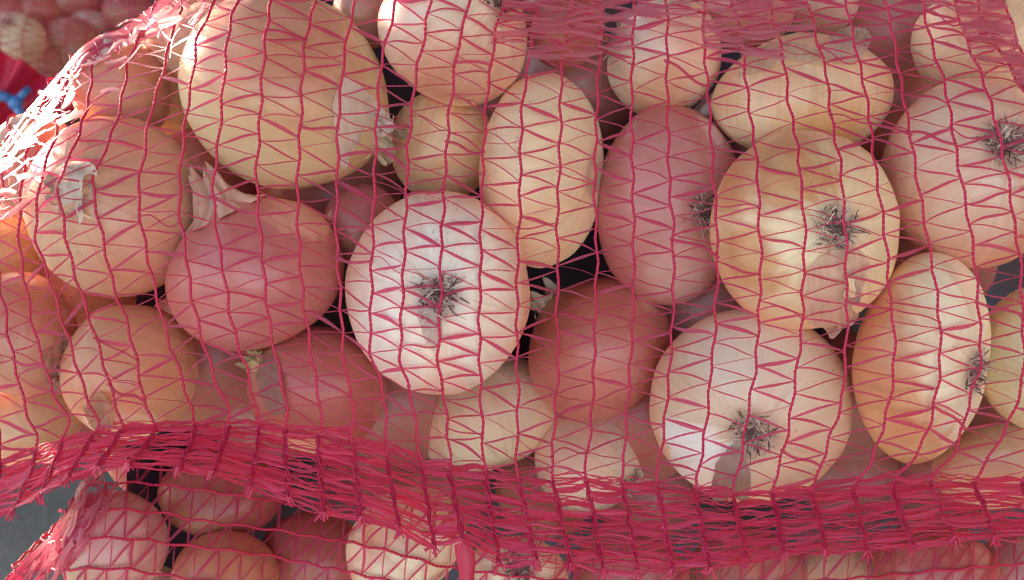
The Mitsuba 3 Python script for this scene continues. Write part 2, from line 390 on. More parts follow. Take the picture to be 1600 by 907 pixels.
add("white", 687, 457, 144, 158, 128, (.0, -.01, 1), 0, (.82, .74, .60), (.80, .62, .46), [((-.75, .35, .4), 26, 30, (.70, .42, .28)), ((.9, .1, .2), 30, 25, (.72, .46, .30))], root=150,
    pole=(685, 460), label="white onion showing its dark root tuft squarely to the viewer")
add("small", 692, 228, 82, 88, 84, (.3, .5, -.6), 24, (.74, .58, .33), (.76, .58, .33), label="small cream onion just above the white onion")
add("tall", 850, 268, 150, 150, 86, (.92, .0, .35), 17, (.78, .68, .44), (.79, .66, .42), [((-.9, 0, .3), 30, 24, (.70, .44, .25))], pole=(926, 272), label="tall pale cream onion lying on its side between the white and the rose onion")
add("topmid", 710, 52, 122, 112, 104, (.62, .45, .6), 12, (.74, .58, .42), (.76, .62, .46), [((.2, -.7, .6), 40, 26, (.64, .38, .25))], root=50,
    pole=(775, 2), label="cream and peach onion at the top edge above the small cream onion")
add("topwhite", 1036, 90, 94, 110, 84, (-.82, .32, .4), 18, (.76, .68, .52), (.79, .71, .55), [((-.2, -.8, .5), 34, 26, (.66, .46, .28))], root=80,
    pole=(963, 62), label="pale onion near the top with its root tuft turned to the left")
add("rose", 1044, 322, 116, 155, 106, (.80, -.02, .50), 9, (.56, .28, .22), (.54, .23, .20), [((.1, -.75, .6), 26, 26, (.64, .44, .34)), ((.42, .66, .6), 9, 5, (.70, .50, .40)), ((-.5, .1, .8), 30, 40, (.62, .33, .28))], root=110,
    pole=(1103, 330), label="rose pink onion with its root tuft touching the golden onion on the right")
add("toped", 1252, 153, 138, 120, 92, (.1, -.94, -.3), 14, (.75, .60, .35), (.76, .61, .36), [((.1, -.6, .8), 30, 22, (.66, .42, .17))],
    label="flat cream onion with a loose papery flake on top, behind the golden onion")
add("golden", 1254, 360, 144, 156, 128, (.40, .03, .91), 0, (.76, .60, .34), (.74, .48, .26), [((-.25, .2, .9), 28, 6, (.78, .66, .38)), ((-.5, .55, .5), 34, 14, (.62, .32, .14)), ((-.15, .45, .85), 15, 10, (.62, .34, .14)), ((-.7, -.3, .6), 20, 10, (.62, .34, .15)), ((.75, .4, .5), 26, 8, (.78, .65, .38))], root=140,
    pole=(1305, 355), label="golden onion with patchy skin, a root tuft and a strip of skin hanging off below")
add("right", 1519, 272, 134, 150, 128, (.44, .36, .82), 3, (.70, .47, .31), (.66, .38, .25), [((-.5, -.1, .8), 40, 30, (.72, .50, .34))], root=140,
    pole=(1570, 226), label="big peach onion with a bristly root tuft at the right edge of the photo")
add("oval", 1441, 561, 128, 168, 86, (.80, -.1, .56), 8, (.80, .72, .50), (.78, .66, .40), [((-.85, -.1, .45), 50, 20, (.62, .30, .14)), ((-.3, -.9, .4), 38, 16, (.66, .38, .17))], root=70,
    pole=(1520, 580), label="cream onion with a burnt orange left side, standing on edge under the peach onion")
add("green", 1628, 560, 92, 118, 96, (.3, .2, -.9), 14, (.66, .62, .34), (.68, .64, .36), label="greenish cream onion cut off by the right edge")
add("lowright", 1170, 632, 155, 152, 124, (.03, -.32, .94), 4, (.72, .52, .33), (.73, .51, .34), [((-.58, -.62, .5), 27, 4, (.86, .82, .72)), ((-.3, .6, .7), 40, 40, (.76, .62, .46))], root=150,
    pole=(1175, 675), label="large peach onion with a root tuft and a bare white patch, below the golden onion")
add("copper", 936, 544, 120, 126, 101, (.75, -.5, -.35), 11, (.54, .21, .14), (.56, .22, .15), [((.5, .62, .5), 13, 6, (.72, .52, .30)), ((-.1, -.2, 1), 24, 40, (.62, .32, .25))], neck=1,
    pole=(858, 474), label="copper red onion with a pale dried neck on its upper left, beside the white onion")
add("under", 765, 648, 114, 100, 82, (.35, -.86, .3), 27, (.74, .62, .42), (.74, .60, .40), [((-.8, -.2, .4), 30, 20, (.68, .42, .27))], label="cream onion tucked under the white onion above the hem")
add("bottom", 926, 712, 100, 84, 80, (.66, -.45, .55), 30, (.72, .54, .40), (.70, .48, .36), root=60, pole=(985, 752), label="pale pinkish onion resting on the hem below the copper red onion")
add("lowleft", 205, 580, 98, 108, 100, (.3, -.6, -.7), 20, (.70, .46, .25), (.68, .38, .20), [((.1, -.75, .6), 30, 8, (.80, .68, .44))], label="orange peach onion with a pale underside at the lower left")
add("deepred", 498, 610, 112, 92, 104, (.85, -.35, -.35), 30, (.46, .15, .12), (.50, .18, .14), [((-.15, -.9, .4), 20, 6, (.70, .48, .30))], neck=1, pole=(412, 572), label="deep red onion with a stubby cut neck, under the broad pinkish red onion")
add("edgetan", 33, 522, 82, 100, 92, (-.3, .6, -.7), 22, (.58, .32, .20), (.60, .33, .21), [((.6, -.4, .6), 24, 10, (.64, .48, .30))], label="tan onion with flaking skin at the left edge below the withered neck onion")
add("edgeyellow", 38, 655, 84, 70, 78, (-.5, .3, -.7), 30, (.72, .54, .30), (.70, .47, .26), label="yellow cream onion in the bottom left corner of the upper sack")
add("edgegold", -4, 400, 62, 66, 62, (-.4, .4, -.7), 34, (.50, .36, .20), (.50, .36, .20), label="small golden onion peeping in at the left edge")
add("rimtan", 190, 142, 72, 82, 76, (.3, .4, -.8), 20, (.56, .32, .21), (.58, .34, .22), label="tan onion against the sunlit upper left rim")
add("rimyellow", 272, 140, 64, 92, 80, (.3, .3, -.8), 34, (.62, .48, .26), (.62, .48, .26), label="yellowish onion wedged between the tan rim onion and the largest onion")
add("rimtop", 302, 56, 72, 66, 70, (.3, .4, -.8), 24, (.70, .54, .38), (.74, .62, .48), label="onion with glaring white sunlit skin on the top left rim")
add("rimleft", 58, 262, 64, 86, 72, (.4, -.2, -.8), 26, (.62, .38, .28), (.64, .42, .32), label="pinkish onion on the left rim behind the withered neck onion")
add("topbrown", 1388, 50, 108, 90, 92, (.3, -.5, -.8), 24, (.52, .25, .19), (.54, .26, .20), label="pinkish brown onion at the top edge above the peach onion")
add("topcream", 1528, 68, 98, 84, 86, (.5, .4, -.7), 15, (.74, .62, .40), (.74, .60, .38), [((.7, .1, .5), 34, 20, (.62, .36, .26))], label="cream onion in the top right corner")
add("cornerpeach", 1568, 728, 104, 66, 86, (.4, -.4, -.8), 36, (.68, .45, .27), (.66, .42, .26), label="peach onion low in the right corner above the hem")
add("gapred", 566, 352, 62, 64, 62, (.1, .4, -.9), 44, (.46, .18, .16), (.48, .19, .16), label="dull red onion half hidden between the largest onion and the white onion")
add("tophazy", 1165, 12, 74, 66, 66, (.2, .5, -.8), 34, (.58, .33, .28), (.58, .33, .28), label="hazy pink onion behind doubled net at the top, right of the pale onion")
add("toppale", 1278, 0, 62, 56, 58, (.2, .5, -.8), 32, (.68, .52, .44), (.68, .52, .44), label="pale onion at the top edge above the flat cream onion")
add("topdark", 880, 34, 66, 72, 64, (.2, .4, -.9), 44, (.44, .19, .17), (.44, .19, .17), label="dim red onion in the dark gap at the top centre")
add("topgap", 572, 18, 50, 60, 54, (.2, .4, -.9), 52, (.46, .24, .18), (.46, .24, .18), label="brownish onion in the gap right of the largest onion at the top edge")
for tag, extra in (("big", .0022), ("left", .0026), ("golden", .0012), ("toped", .0022), ("edgetan", .0015), ("pinkwide", .0015), ("right", .0008)): O[tag].pad = extra
upper = list(O.values())
add("outa", -92, 330, 66, 70, 66, (.3, .4, -.8), 34, (.62, .38, .24), label="onion just beyond the left edge, level with the withered neck onion", lod=.5)
add("outb", -118, 470, 74, 76, 70, (.3, .4, -.8), 30, (.62, .38, .24), label="onion just beyond the left edge, beside the tan flaking onion", lod=.5)
add("outc", -110, 620, 74, 76, 70, (.3, .4, -.8), 34, (.62, .38, .24), label="onion just beyond the left edge, beside the yellow cream corner onion", lod=.5)
upper = list(O.values())
settle(upper)
# a second layer, only glimpsed through gaps
back = []
GAPS = ['under the largest onion', 'above the tall cream onion', 'below the rose pink onion', 'under the big peach onion', 'right of the standing orange sided onion', 'left of the cream onion tucked under the white one', 'below the broad pinkish red onion', 'under the withered neck onion', 'between the rose pink and flat cream onions', 'below the copper red onion', 'right of the small cream onion', 'right of the flat cream onion', 'between the two large onions at the lower right', 'between the withered neck onion and the largest onion', 'behind the tan rim onion', 'left of the withered neck onion', 'behind the tan flaking onion', 'left of the orange peach onion', 'behind the yellow cream corner onion', 'below the deep red onion', 'behind the glaring rim onion', 'under the standing orange sided onion', 'between two big onions above the hem', 'behind the hem under the white onion', 'between the two pale onions on the hem', 'behind the hem right of the pale pinkish onion', 'behind the hem under the orange peach onion', 'behind the hem under the deep red onion']
for (cx, cy, r, dd) in [(520, 290, 110, 75), (890, 140, 100, 80), (1105, 470, 120, 80), (1430, 390, 120, 80), (1525, 650, 110, 80), (620, 620, 110, 85), (330, 560, 120, 78), (120, 470, 110, 80), (1160, 240, 110, 85),
                        (1000, 640, 110, 90), (790, 200, 90, 95), (1400, 160, 100, 90), (1320, 620, 110, 95), (300, 260, 120, 95), (230, 250, 90, 80), (60, 370, 90, 78), (-20, 480, 90, 82), (110, 640, 90, 82), (0, 600, 90, 84), (420, 640, 90, 84), (270, 120, 70, 92), (1470, 745, 90, 100), (1330, 745, 80, 105), (690, 755, 80, 118), (850, 760, 80, 118), (1010, 765, 80, 118), (250, 700, 80, 118), (580, 715, 70, 118)]:
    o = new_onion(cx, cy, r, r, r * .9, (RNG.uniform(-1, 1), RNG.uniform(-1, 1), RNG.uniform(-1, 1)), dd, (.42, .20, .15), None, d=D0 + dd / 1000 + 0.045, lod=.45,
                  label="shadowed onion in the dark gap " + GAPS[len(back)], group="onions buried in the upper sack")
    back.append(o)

# ------------------------------------------------------------------ net surfaces
class Membrane:
    """taut sheet over the onions: depth on a grid of right / up metres"""
    def __init__(self, onions, lo, hi, step=0.002, start=None, fixed=None, pad=0.0019, rounds=1500):
        self.lo, self.step = np.array(lo), step
        nx, ny = int((hi[0] - lo[0]) / step) + 1, int((hi[1] - lo[1]) / step) + 1
        X, Y = np.meshgrid(lo[0] + np.arange(nx) * step, lo[1] + np.arange(ny) * step)
        obs = np.full(X.shape, 9.0)
        for o in onions:
            obs = np.fmin(obs, front_depth(o, X, Y, pad + o.pad))
        m, val, rim = fixed(X, Y)
        val = np.where(rim, np.minimum(val, obs), val)
        d = np.where(m, val, np.minimum(obs, start))
        for it in range(rounds):
            p = np.pad(d, 1, mode="edge")
            avg = 0.25 * (p[:-2, 1:-1] + p[2:, 1:-1] + p[1:-1, :-2] + p[1:-1, 2:])
            d = np.where(m, val, np.minimum(obs, avg))
        self.d = d
    def depth(self, x, y):
        a = np.clip((x - self.lo[0]) / self.step, 0, self.d.shape[1] - 1.001); b = np.clip((y - self.lo[1]) / self.step, 0, self.d.shape[0] - 1.001)
        i, j = a.astype(int), b.astype(int); s, t = a - i, b - j
        D = self.d
        return (D[j, i] * (1 - s) + D[j, i + 1] * s) * (1 - t) + (D[j + 1, i] * (1 - s) + D[j + 1, i + 1] * s) * t
    def on(self, px, py, off=0.0):
        """the point of the sheet met along a line of sight"""
        px, py = np.asarray(px, float), np.asarray(py, float)
        ux, uy = (px - 800) / F, -(py - 453.5) / F
        ds = np.linspace(D0 - 0.03, D0 + 0.22, 300)
        g = self.depth(ux[..., None] * ds, uy[..., None] * ds) - ds
        hit = (g < 0).argmax(-1)
        hit = np.where((g < 0).any(-1), np.maximum(hit, 1), 299)
        g0 = np.take_along_axis(g, (hit - 1)[..., None], -1)[..., 0]; g1 = np.take_along_axis(g, hit[..., None], -1)[..., 0]
        w = np.clip(g0 / np.where(np.abs(g0 - g1) < 1e-9, 1e-9, g0 - g1), 0, 1)
        d = ds[hit - 1] + (ds[hit] - ds[hit - 1]) * w
        off = np.asarray(off, float)
        return np.stack([ux * (d - off), uy * (d - off), d - off], -1)

HEM_TOP = np.array([(-120, 760), (0, 722), (60, 702), (110, 682), (200, 668), (300, 662), (400, 664), (500, 676), (600, 702), (650, 728), (760, 736), (850, 747), (1000, 752), (1080, 764), (1150, 772), (1250, 768), (1330, 756), (1420, 748), (1500, 750), (1720, 752)])
HEM_BOT = np.array([(-120, 850), (0, 806), (60, 776), (110, 748), (150, 734), (260, 734), (340, 741), (400, 764), (450, 784), (505, 806), (565, 812), (625, 832), (680, 858), (724, 850), (785, 886), (840, 884), (940, 894), (1040, 896), (1110, 892), (1200, 872), (1290, 864), (1360, 864), (1430, 856), (1495, 844), (1600, 842), (1720, 842)])
def hem_t(px, py):
    a, b = np.interp(px, HEM_TOP[:, 0], HEM_TOP[:, 1]), np.interp(px, HEM_BOT[:, 0], HEM_BOT[:, 1])
    return (py - a) / (b - a)
def hem_depth(px, t):
    wave = 0.0022 * np.sin(px / 47.0) + 0.0018 * np.sin(px / 21.0 + 1) * np.clip(t, 0, 1)
    return D0 + 0.018 - 0.026 * np.clip(t, -.3, 1.2) + wave
RIM = [(-400, 1000), (-200, 500), (-60, 300), (0, 218), (30, 178), (72, 132), (104, 96), (135, 66), (178, 46), (212, 22), (250, -8), (300, -60), (420, -150), (420, -400), (2400, -400), (2400, 1200), (-400, 1200)]
RIM_POLY = sg.Polygon(RIM); RIM_LINE = sg.LineString(RIM[:13])
def fixed_upper(X, Y):
    d = D0 + 0.012
    px, py = X / d * F + 800, 453.5 - Y / d * F
    t = hem_t(px, py)
    low = t > 0
    d2 = D0 + 0.056
    qx, qy = X / d2 * F + 800, 453.5 - Y / d2 * F
    outside = ~contains_xy(RIM_POLY, qx, qy)
    near = shapely.distance(RIM_LINE, shapely.points(qx, qy)) < 7
    outside |= near
    return low | outside, np.where(near, D0 + 0.056, np.where(outside, D0 + 0.19, hem_depth(px, t))), outside
MEM = Membrane(upper, (-0.27, -0.16), (0.26, 0.17), start=D0 + 0.05, fixed=fixed_upper)

# lower sack: its own onions and its own net with the knit running crosswise
LOW = {}
LG = None
def addlow(tag, cx, cy, r1, r2, h, axis, off, base, eq=None, patches=(), root=0, label=""):
    LOW[tag] = new_onion(cx, cy, r1, r2, h, axis, off, base, eq, patches, root=root, label=label, lod=.7)
addlow("a", 178, 852, 82, 84, 78, (.3, .3, -.8), 50, (.60, .36, .32), (.60, .36, .32), label="pinkish onion with white glare at the left end of the lower sack")
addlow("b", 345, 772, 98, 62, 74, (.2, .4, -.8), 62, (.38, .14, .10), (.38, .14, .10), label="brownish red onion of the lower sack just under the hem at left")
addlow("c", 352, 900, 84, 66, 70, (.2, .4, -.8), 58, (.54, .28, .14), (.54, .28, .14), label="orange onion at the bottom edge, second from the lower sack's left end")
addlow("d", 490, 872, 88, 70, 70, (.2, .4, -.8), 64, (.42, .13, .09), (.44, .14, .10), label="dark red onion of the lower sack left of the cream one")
addlow("e", 634, 848, 98, 66, 80, (.4, -.4, .3), 46, (.74, .62, .40), (.72, .54, .34), label="cream onion of the lower sack peeping out below the hem")
addlow("f", 805, 905, 84, 64, 70, (.1, .55, .8), 56, (.72, .58, .38), (.70, .52, .34), root=70, label="pale onion with roots at the bottom edge under the hem's middle")
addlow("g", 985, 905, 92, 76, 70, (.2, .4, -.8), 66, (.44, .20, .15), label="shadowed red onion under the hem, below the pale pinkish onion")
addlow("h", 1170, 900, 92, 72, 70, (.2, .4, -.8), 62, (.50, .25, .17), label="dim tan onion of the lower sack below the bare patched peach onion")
addlow("i", 1318, 905, 78, 60, 64, (.2, .4, -.8), 60, (.64, .46, .28), label="cream onion sliver at the bottom edge right of centre")
addlow("j", 1462, 892, 94, 70, 72, (.2, .4, -.8), 58, (.44, .15, .12), label="reddish onion at the bottom edge right of the cream sliver")
addlow("k", 1608, 900, 80, 66, 64, (.2, .4, -.8), 58, (.60, .38, .32), label="pale pink onion in the bottom right corner of the lower sack")
addlow("l", 240, 948, 70, 60, 60, (.2, .4, -.8), 64, (.70, .60, .52), label="whitish onion cut by the bottom edge at the lower sack's left end")
lower = list(LOW.values())
settle(lower)
LOWRIM = sg.Polygon([(150, 690), (136, 735), (112, 780), (70, 838), (28, 880), (-10, 925), (-60, 1000), (-60, 1200), (2400, 1200), (2400, 690)])
LOW_LINE = sg.LineString(list(LOWRIM.exterior.coords)[:7])
def fixed_lower(X, Y):
    d = D0 + 0.085
    px, py = X / d * F + 800, 453.5 - Y / d * F
    outside = ~contains_xy(LOWRIM, px, py)
    near = shapely.distance(LOW_LINE, shapely.points(px, py)) < 7
    outside |= near
    return outside, np.where(near, D0 + 0.085, D0 + 0.20), outside
MEM2 = Membrane(lower, (-0.30, -0.24), (0.30, -0.06), start=D0 + 0.085, fixed=fixed_lower, rounds=900)

# ------------------------------------------------------------------ the knitted net
CROSS = {}
WALES = [
 [(-30, 300), (-45, 400), (-40, 480), (-25, 570), (-5, 660), (0, 735), (-30, 812)],
 [(12, 214), (7, 245), (3, 298), (-5, 380), (0, 450), (7, 478), (13, 525), (24, 572), (36, 625), (46, 656), (57, 686), (50, 730), (18, 802)],
 [(73, 152), (56, 189), (48, 225), (40, 248), (34, 290), (30, 346), (31, 389), (38, 435), (45, 475), (53, 518), (70, 571), (82, 614), (99, 640), (104, 670), (60, 778)],
 [(109, 110), (103, 142), (98, 172), (87, 212), (77, 241), (68, 265), (62, 292), (56, 346), (58, 383), (76, 432), (89, 475), (103, 518), (120, 572), (134, 617), (153, 663), (140, 690), (104, 750)],
 [(159, 76), (147, 96), (142, 132), (137, 165), (127, 198), (114, 235), (100, 262), (91, 290), (95, 323), (99, 346), (106, 386), (116, 425), (129, 465), (139, 495), (152, 535), (163, 572), (176, 617), (189, 659), (188, 680), (150, 735)],
 [(244, 4), (238, 20), (215, 63), (202, 93), (195, 132), (189, 162), (179, 199), (165, 232), (152, 265), (144, 283), (152, 333), (162, 379), (175, 439), (185, 469), (199, 508), (215, 571), (226, 633), (239, 652), (238, 680), (200, 730)],
 [(290, -15), (278, 30), (265, 63), (260, 93), (250, 126), (242, 159), (232, 185), (228, 225), (217, 290), (218, 330), (228, 389), (243, 455), (261, 525), (278, 574), (291, 614), (302, 656), (300, 685), (278, 736)],
 [(345, -40), (337, 0), (311, 53), (304, 93), (298, 139), (291, 179), (286, 222), (281, 280), (281, 336), (291, 399), (299, 459), (318, 538), (330, 572), (344, 614), (359, 645), (354, 680), (332, 742)],
 [(385, -50), (371, 3), (359, 40), (351, 109), (346, 172), (341, 225), (333, 300), (341, 376), (351, 435), (361, 498), (374, 545), (384, 574), (394, 614), (403, 655), (402, 690), (390, 766)],
 [(434, -50), (424, 3), (416, 50), (409, 132), (406, 192), (401, 265), (401, 290), (408, 379), (414, 445), (421, 505), (434, 572), (443, 610), (449, 655), (446, 700), (453, 783)],
 [(503, -50), (492, 7), (484, 36), (477, 66), (472, 132), (470, 192), (467, 238), (465, 290), (466, 359), (470, 426), (475, 479), (482, 525), (489, 571), (499, 625), (501, 671), (498, 710), (506, 806)],
 [(572, -50), (556, 3), (546, 43), (537, 96), (532, 152), (528, 199), (527, 290), (525, 353), (528, 412), (532, 465), (538, 571), (550, 617), (551, 672), (552, 700), (564, 813)],
 [(632, -50), (618, 7), (606, 56), (596, 96), (591, 152), (588, 205), (585, 290), (583, 346), (581, 412), (580, 479), (578, 538), (585, 572), (594, 595), (602, 640), (604, 694), (606, 730), (625, 830)],
 [(684, -50), (671, 7), (664, 50), (657, 89), (651, 109), (647, 139), (641, 199), (637, 238), (636, 290), (633, 346), (631, 412), (628, 485), (626, 538), (627, 571), (637, 602), (646, 636), (652, 686), (660, 735), (679, 858)],
 [(742, -50), (732, 3), (724, 43), (715, 76), (707, 142), (702, 175), (699, 225), (694, 289), (693, 330), (689, 389), (689, 445), (687, 495), (685, 573), (694, 617), (699, 667), (703, 713), (704, 745), (724, 848)],
 [(798, -50), (787, 7), (778, 36), (770, 79), (767, 109), (760, 155), (758, 199), (755, 245), (754, 289), (752, 346), (751, 396), (751, 439), (749, 485), (750, 573), (752, 636), (755, 694), (758, 740), (782, 885)],
 [(850, -50), (840, 3), (831, 60), (825, 109), (818, 149), (815, 192), (813, 265), (813, 289), (812, 340), (809, 389), (808, 452), (808, 505), (808, 571), (810, 625), (808, 682), (808, 738), (814, 765), (839, 882)],
 [(900, -50), (892, 7), (886, 46), (879, 103), (876, 149), (876, 199), (873, 289), (871, 333), (871, 379), (873, 426), (870, 479), (872, 571), (868, 636), (866, 675), (862, 735), (868, 763), (894, 886)],
 [(945, -50), (942, 3), (939, 43), (937, 89), (934, 139), (932, 192), (929, 289), (931, 346), (933, 406), (931, 465), (928, 571), (925, 644), (919, 705), (912, 742), (921, 768), (944, 894)],
 [(992, -50), (991, 7), (989, 83), (987, 149), (987, 199), (989, 294), (990, 363), (990, 429), (990, 479), (985, 572), (979, 656), (975, 721), (970, 752), (977, 776), (998, 896)],
 [(1040, -50), (1042, 3), (1043, 56), (1042, 99), (1043, 159), (1046, 287), (1051, 340), (1052, 386), (1052, 472), (1047, 570), (1041, 636), (1032, 713), (1024, 757), (1032, 785), (1051, 896)],
 [(1100, -50), (1100, 7), (1100, 66), (1103, 106), (1107, 149), (1112, 228), (1115, 287), (1120, 343), (1120, 386), (1122, 429), (1118, 465), (1117, 531), (1111, 571), (1108, 621), (1099, 694), (1088, 762), (1090, 790), (1110, 893)],
 [(1132, -50), (1145, 7), (1153, 36), (1161, 86), (1168, 146), (1175, 199), (1181, 238), (1185, 290), (1186, 346), (1189, 389), (1188, 445), (1181, 571), (1171, 629), (1160, 705), (1146, 768), (1150, 795), (1168, 880)],
 [(1192, -50), (1203, 7), (1214, 50), (1221, 79), (1228, 112), (1231, 152), (1246, 228), (1251, 289), (1257, 343), (1257, 402), (1254, 452), (1254, 505), (1246, 571), (1240, 614), (1229, 686), (1208, 764), (1212, 795), (1225, 870)],
 [(1252, -50), (1262, 0), (1268, 26), (1281, 79), (1291, 112), (1296, 159), (1304, 212), (1314, 258), (1316, 292), (1322, 379), (1322, 439), (1324, 495), (1320, 572), (1315, 629), (1296, 686), (1278, 744), (1266, 768), (1275, 795), (1291, 865)],
 [(1312, -50), (1322, 3), (1334, 60), (1344, 106), (1352, 142), (1360, 195), (1365, 242), (1372, 290), (1380, 346), (1387, 406), (1390, 465), (1397, 512), (1397, 568), (1393, 610), (1380, 667), (1361, 721), (1335, 762), (1340, 790), (1357, 866)],
 [(1374, -50), (1384, 3), (1395, 53), (1405, 112), (1415, 169), (1425, 228), (1435, 292), (1445, 346), (1453, 393), (1461, 439), (1468, 505), (1469, 571), (1464, 610), (1449, 675), (1422, 724), (1396, 756), (1403, 790), (1429, 858)],
 [(1432, -50), (1443, 10), (1450, 46), (1461, 86), (1475, 129), (1485, 179), (1494, 238), (1504, 292), (1514, 346), (1523, 406), (1527, 452), (1531, 512), (1532, 569), (1517, 617), (1506, 663), (1487, 713), (1455, 752), (1468, 788), (1494, 844)],
 [(1478, -50), (1490, 0), (1499, 26), (1514, 73), (1531, 112), (1547, 159), (1561, 212), (1577, 290), (1584, 346), (1594, 406), (1597, 479), (1600, 572), (1590, 625), (1575, 663), (1552, 705), (1525, 752), (1537, 788), (1556, 843)],
 [(1515, -50), (1530, 10), (1544, 43), (1561, 76), (1580, 109), (1600, 145), (1636, 230), (1650, 400), (1658, 570), (1640, 680), (1600, 748), (1606, 790), (1625, 843)],
 [(1556, -50), (1575, 20), (1600, 90), (1650, 200), (1710, 400), (1715, 600), (1680, 745), (1690, 842)]]

def net_points(px, py, off):
    """front net of the upper sack: on the sheet over the onions, and on the hanging hem below it"""
    t = hem_t(px, py)
    a = MEM.on(px, py, off)
    b = at(px, py, hem_depth(px, t) - off)
    w = np.clip(t / 0.10 + 0.5, 0, 1)[..., None]
    w = w * w * (3 - 2 * w)
    return a * (1 - w) + b * w

def rim_tail(p3, mem, steps=26, step=0.0025, away=(-0.62, 0.78)):
    """carry a cord on round the back of the sack from its first point"""
    q = p3[0].copy(); out = []
    dirn = np.array(away) * 0.5 + (p3[0, :2] - p3[4, :2]) / max(np.linalg.norm(p3[0, :2] - p3[4, :2]), 1e-9) * 0.5
    for _ in range(steps):
        d_here = mem.depth(q[0:1], q[1:2])[0]
        nx = q[:2] + dirn * step * 0.5
        d_next = mem.depth(nx[0:1], nx[1:2])[0]
        lim = np.clip(d_next - q[2], -0.002, 0.006)
        q = np.array([nx[0], nx[1], q[2] + lim]); out.append(q)
        if q[2] > D0 + 0.17: break
    return np.vstack([np.array(out)[::-1], p3]) if out else p3

def cord(p3, seed, rad=0.00041, period=0.0088):
    """two plies looping round each other: the knitted chain of a net"""
    s = np.r_[0, np.cumsum(np.linalg.norm(np.diff(p3, axis=0), axis=1))]
    q = np.arange(0, s[-1], 0.0007)
    P = np.stack([np.interp(q, s, p3[:, k]) for k in range(3)], -1)
    ker = np.ones(5) / 5
    P = np.stack([np.convolve(np.pad(P[:, k], 2, mode="edge"), ker, "valid") for k in range(3)], -1)
    t = np.gradient(P, axis=0); t /= np.maximum(np.linalg.norm(t, axis=1, keepdims=True), 1e-9)
    side = np.cross(t, [0, 0, 1.0]); side /= np.maximum(np.linalg.norm(side, axis=1, keepdims=True), 1e-9)
    fw = np.cross(t, side)
    rg = np.random.default_rng(seed)
    ph = rg.uniform(0, 6.28) + 0.5 * np.interp(q, np.linspace(0, q[-1], 9), rg.normal(0, 1, 9))
    zig = 2 / np.pi * np.arcsin(np.sin(q / period * np.pi * 2 / 2 + ph))          # kinks where the tapes pull
    P = P + side * (0.00058 * zig)[:, None]
    bag = Bag()
    w = 2 * np.pi * q / (period * 0.5) + ph
    for sgn in (1, -1):
        c = P + side * (sgn * 0.00024 * np.sin(w))[:, None] + fw * (sgn * 0.00024 * np.cos(w))[:, None]
        r = rad * (0.9 + 0.25 * np.sin(w * 0.5 + sgn) ** 2)
        v, f = tube(W(c), r, 6)
        bag.add(v, f)
    return bag

def ribbon(bag, px, py, half, where, off, fold=0.0003):
    """flat slit-film tape along a line; half = half width in photograph pixels at the net"""
    tx, ty = np.gradient(px), np.gradient(py)
    L = np.maximum(np.hypot(tx, ty), 1e-9); nx, ny = -ty / L, tx / L
    rows = []
    for s in (-1, -0.35, 0.35, 1):
        rows.append(where(px + nx * half * s, py + ny * half * s, off + fold * (1 - s * s)))
    v = W(np.stack(rows, 1).reshape(-1, 3))
    bag.add(v, grid_faces(len(px), 4))

def arc(path):
    s = np.r_[0, np.cumsum(np.linalg.norm(np.diff(path, axis=0), axis=1))]
    return s, lambda q: np.stack([np.interp(q, s, path[:, k]) for k in (0, 1)], -1)

sack = thing("net_sack", "front red net sack bulging with onions, its gathered hem hanging at the bottom", "sack")
paths = [smooth_line(w, 3.0) for w in WALES]
for i, p in enumerate(paths):
    p3 = net_points(p[:, 0], p[:, 1], 0.0007)
    if i <= 6: p3 = rim_tail(p3, MEM)
    put(sack + "__cord", cord(p3, i).shape("net_cord"))

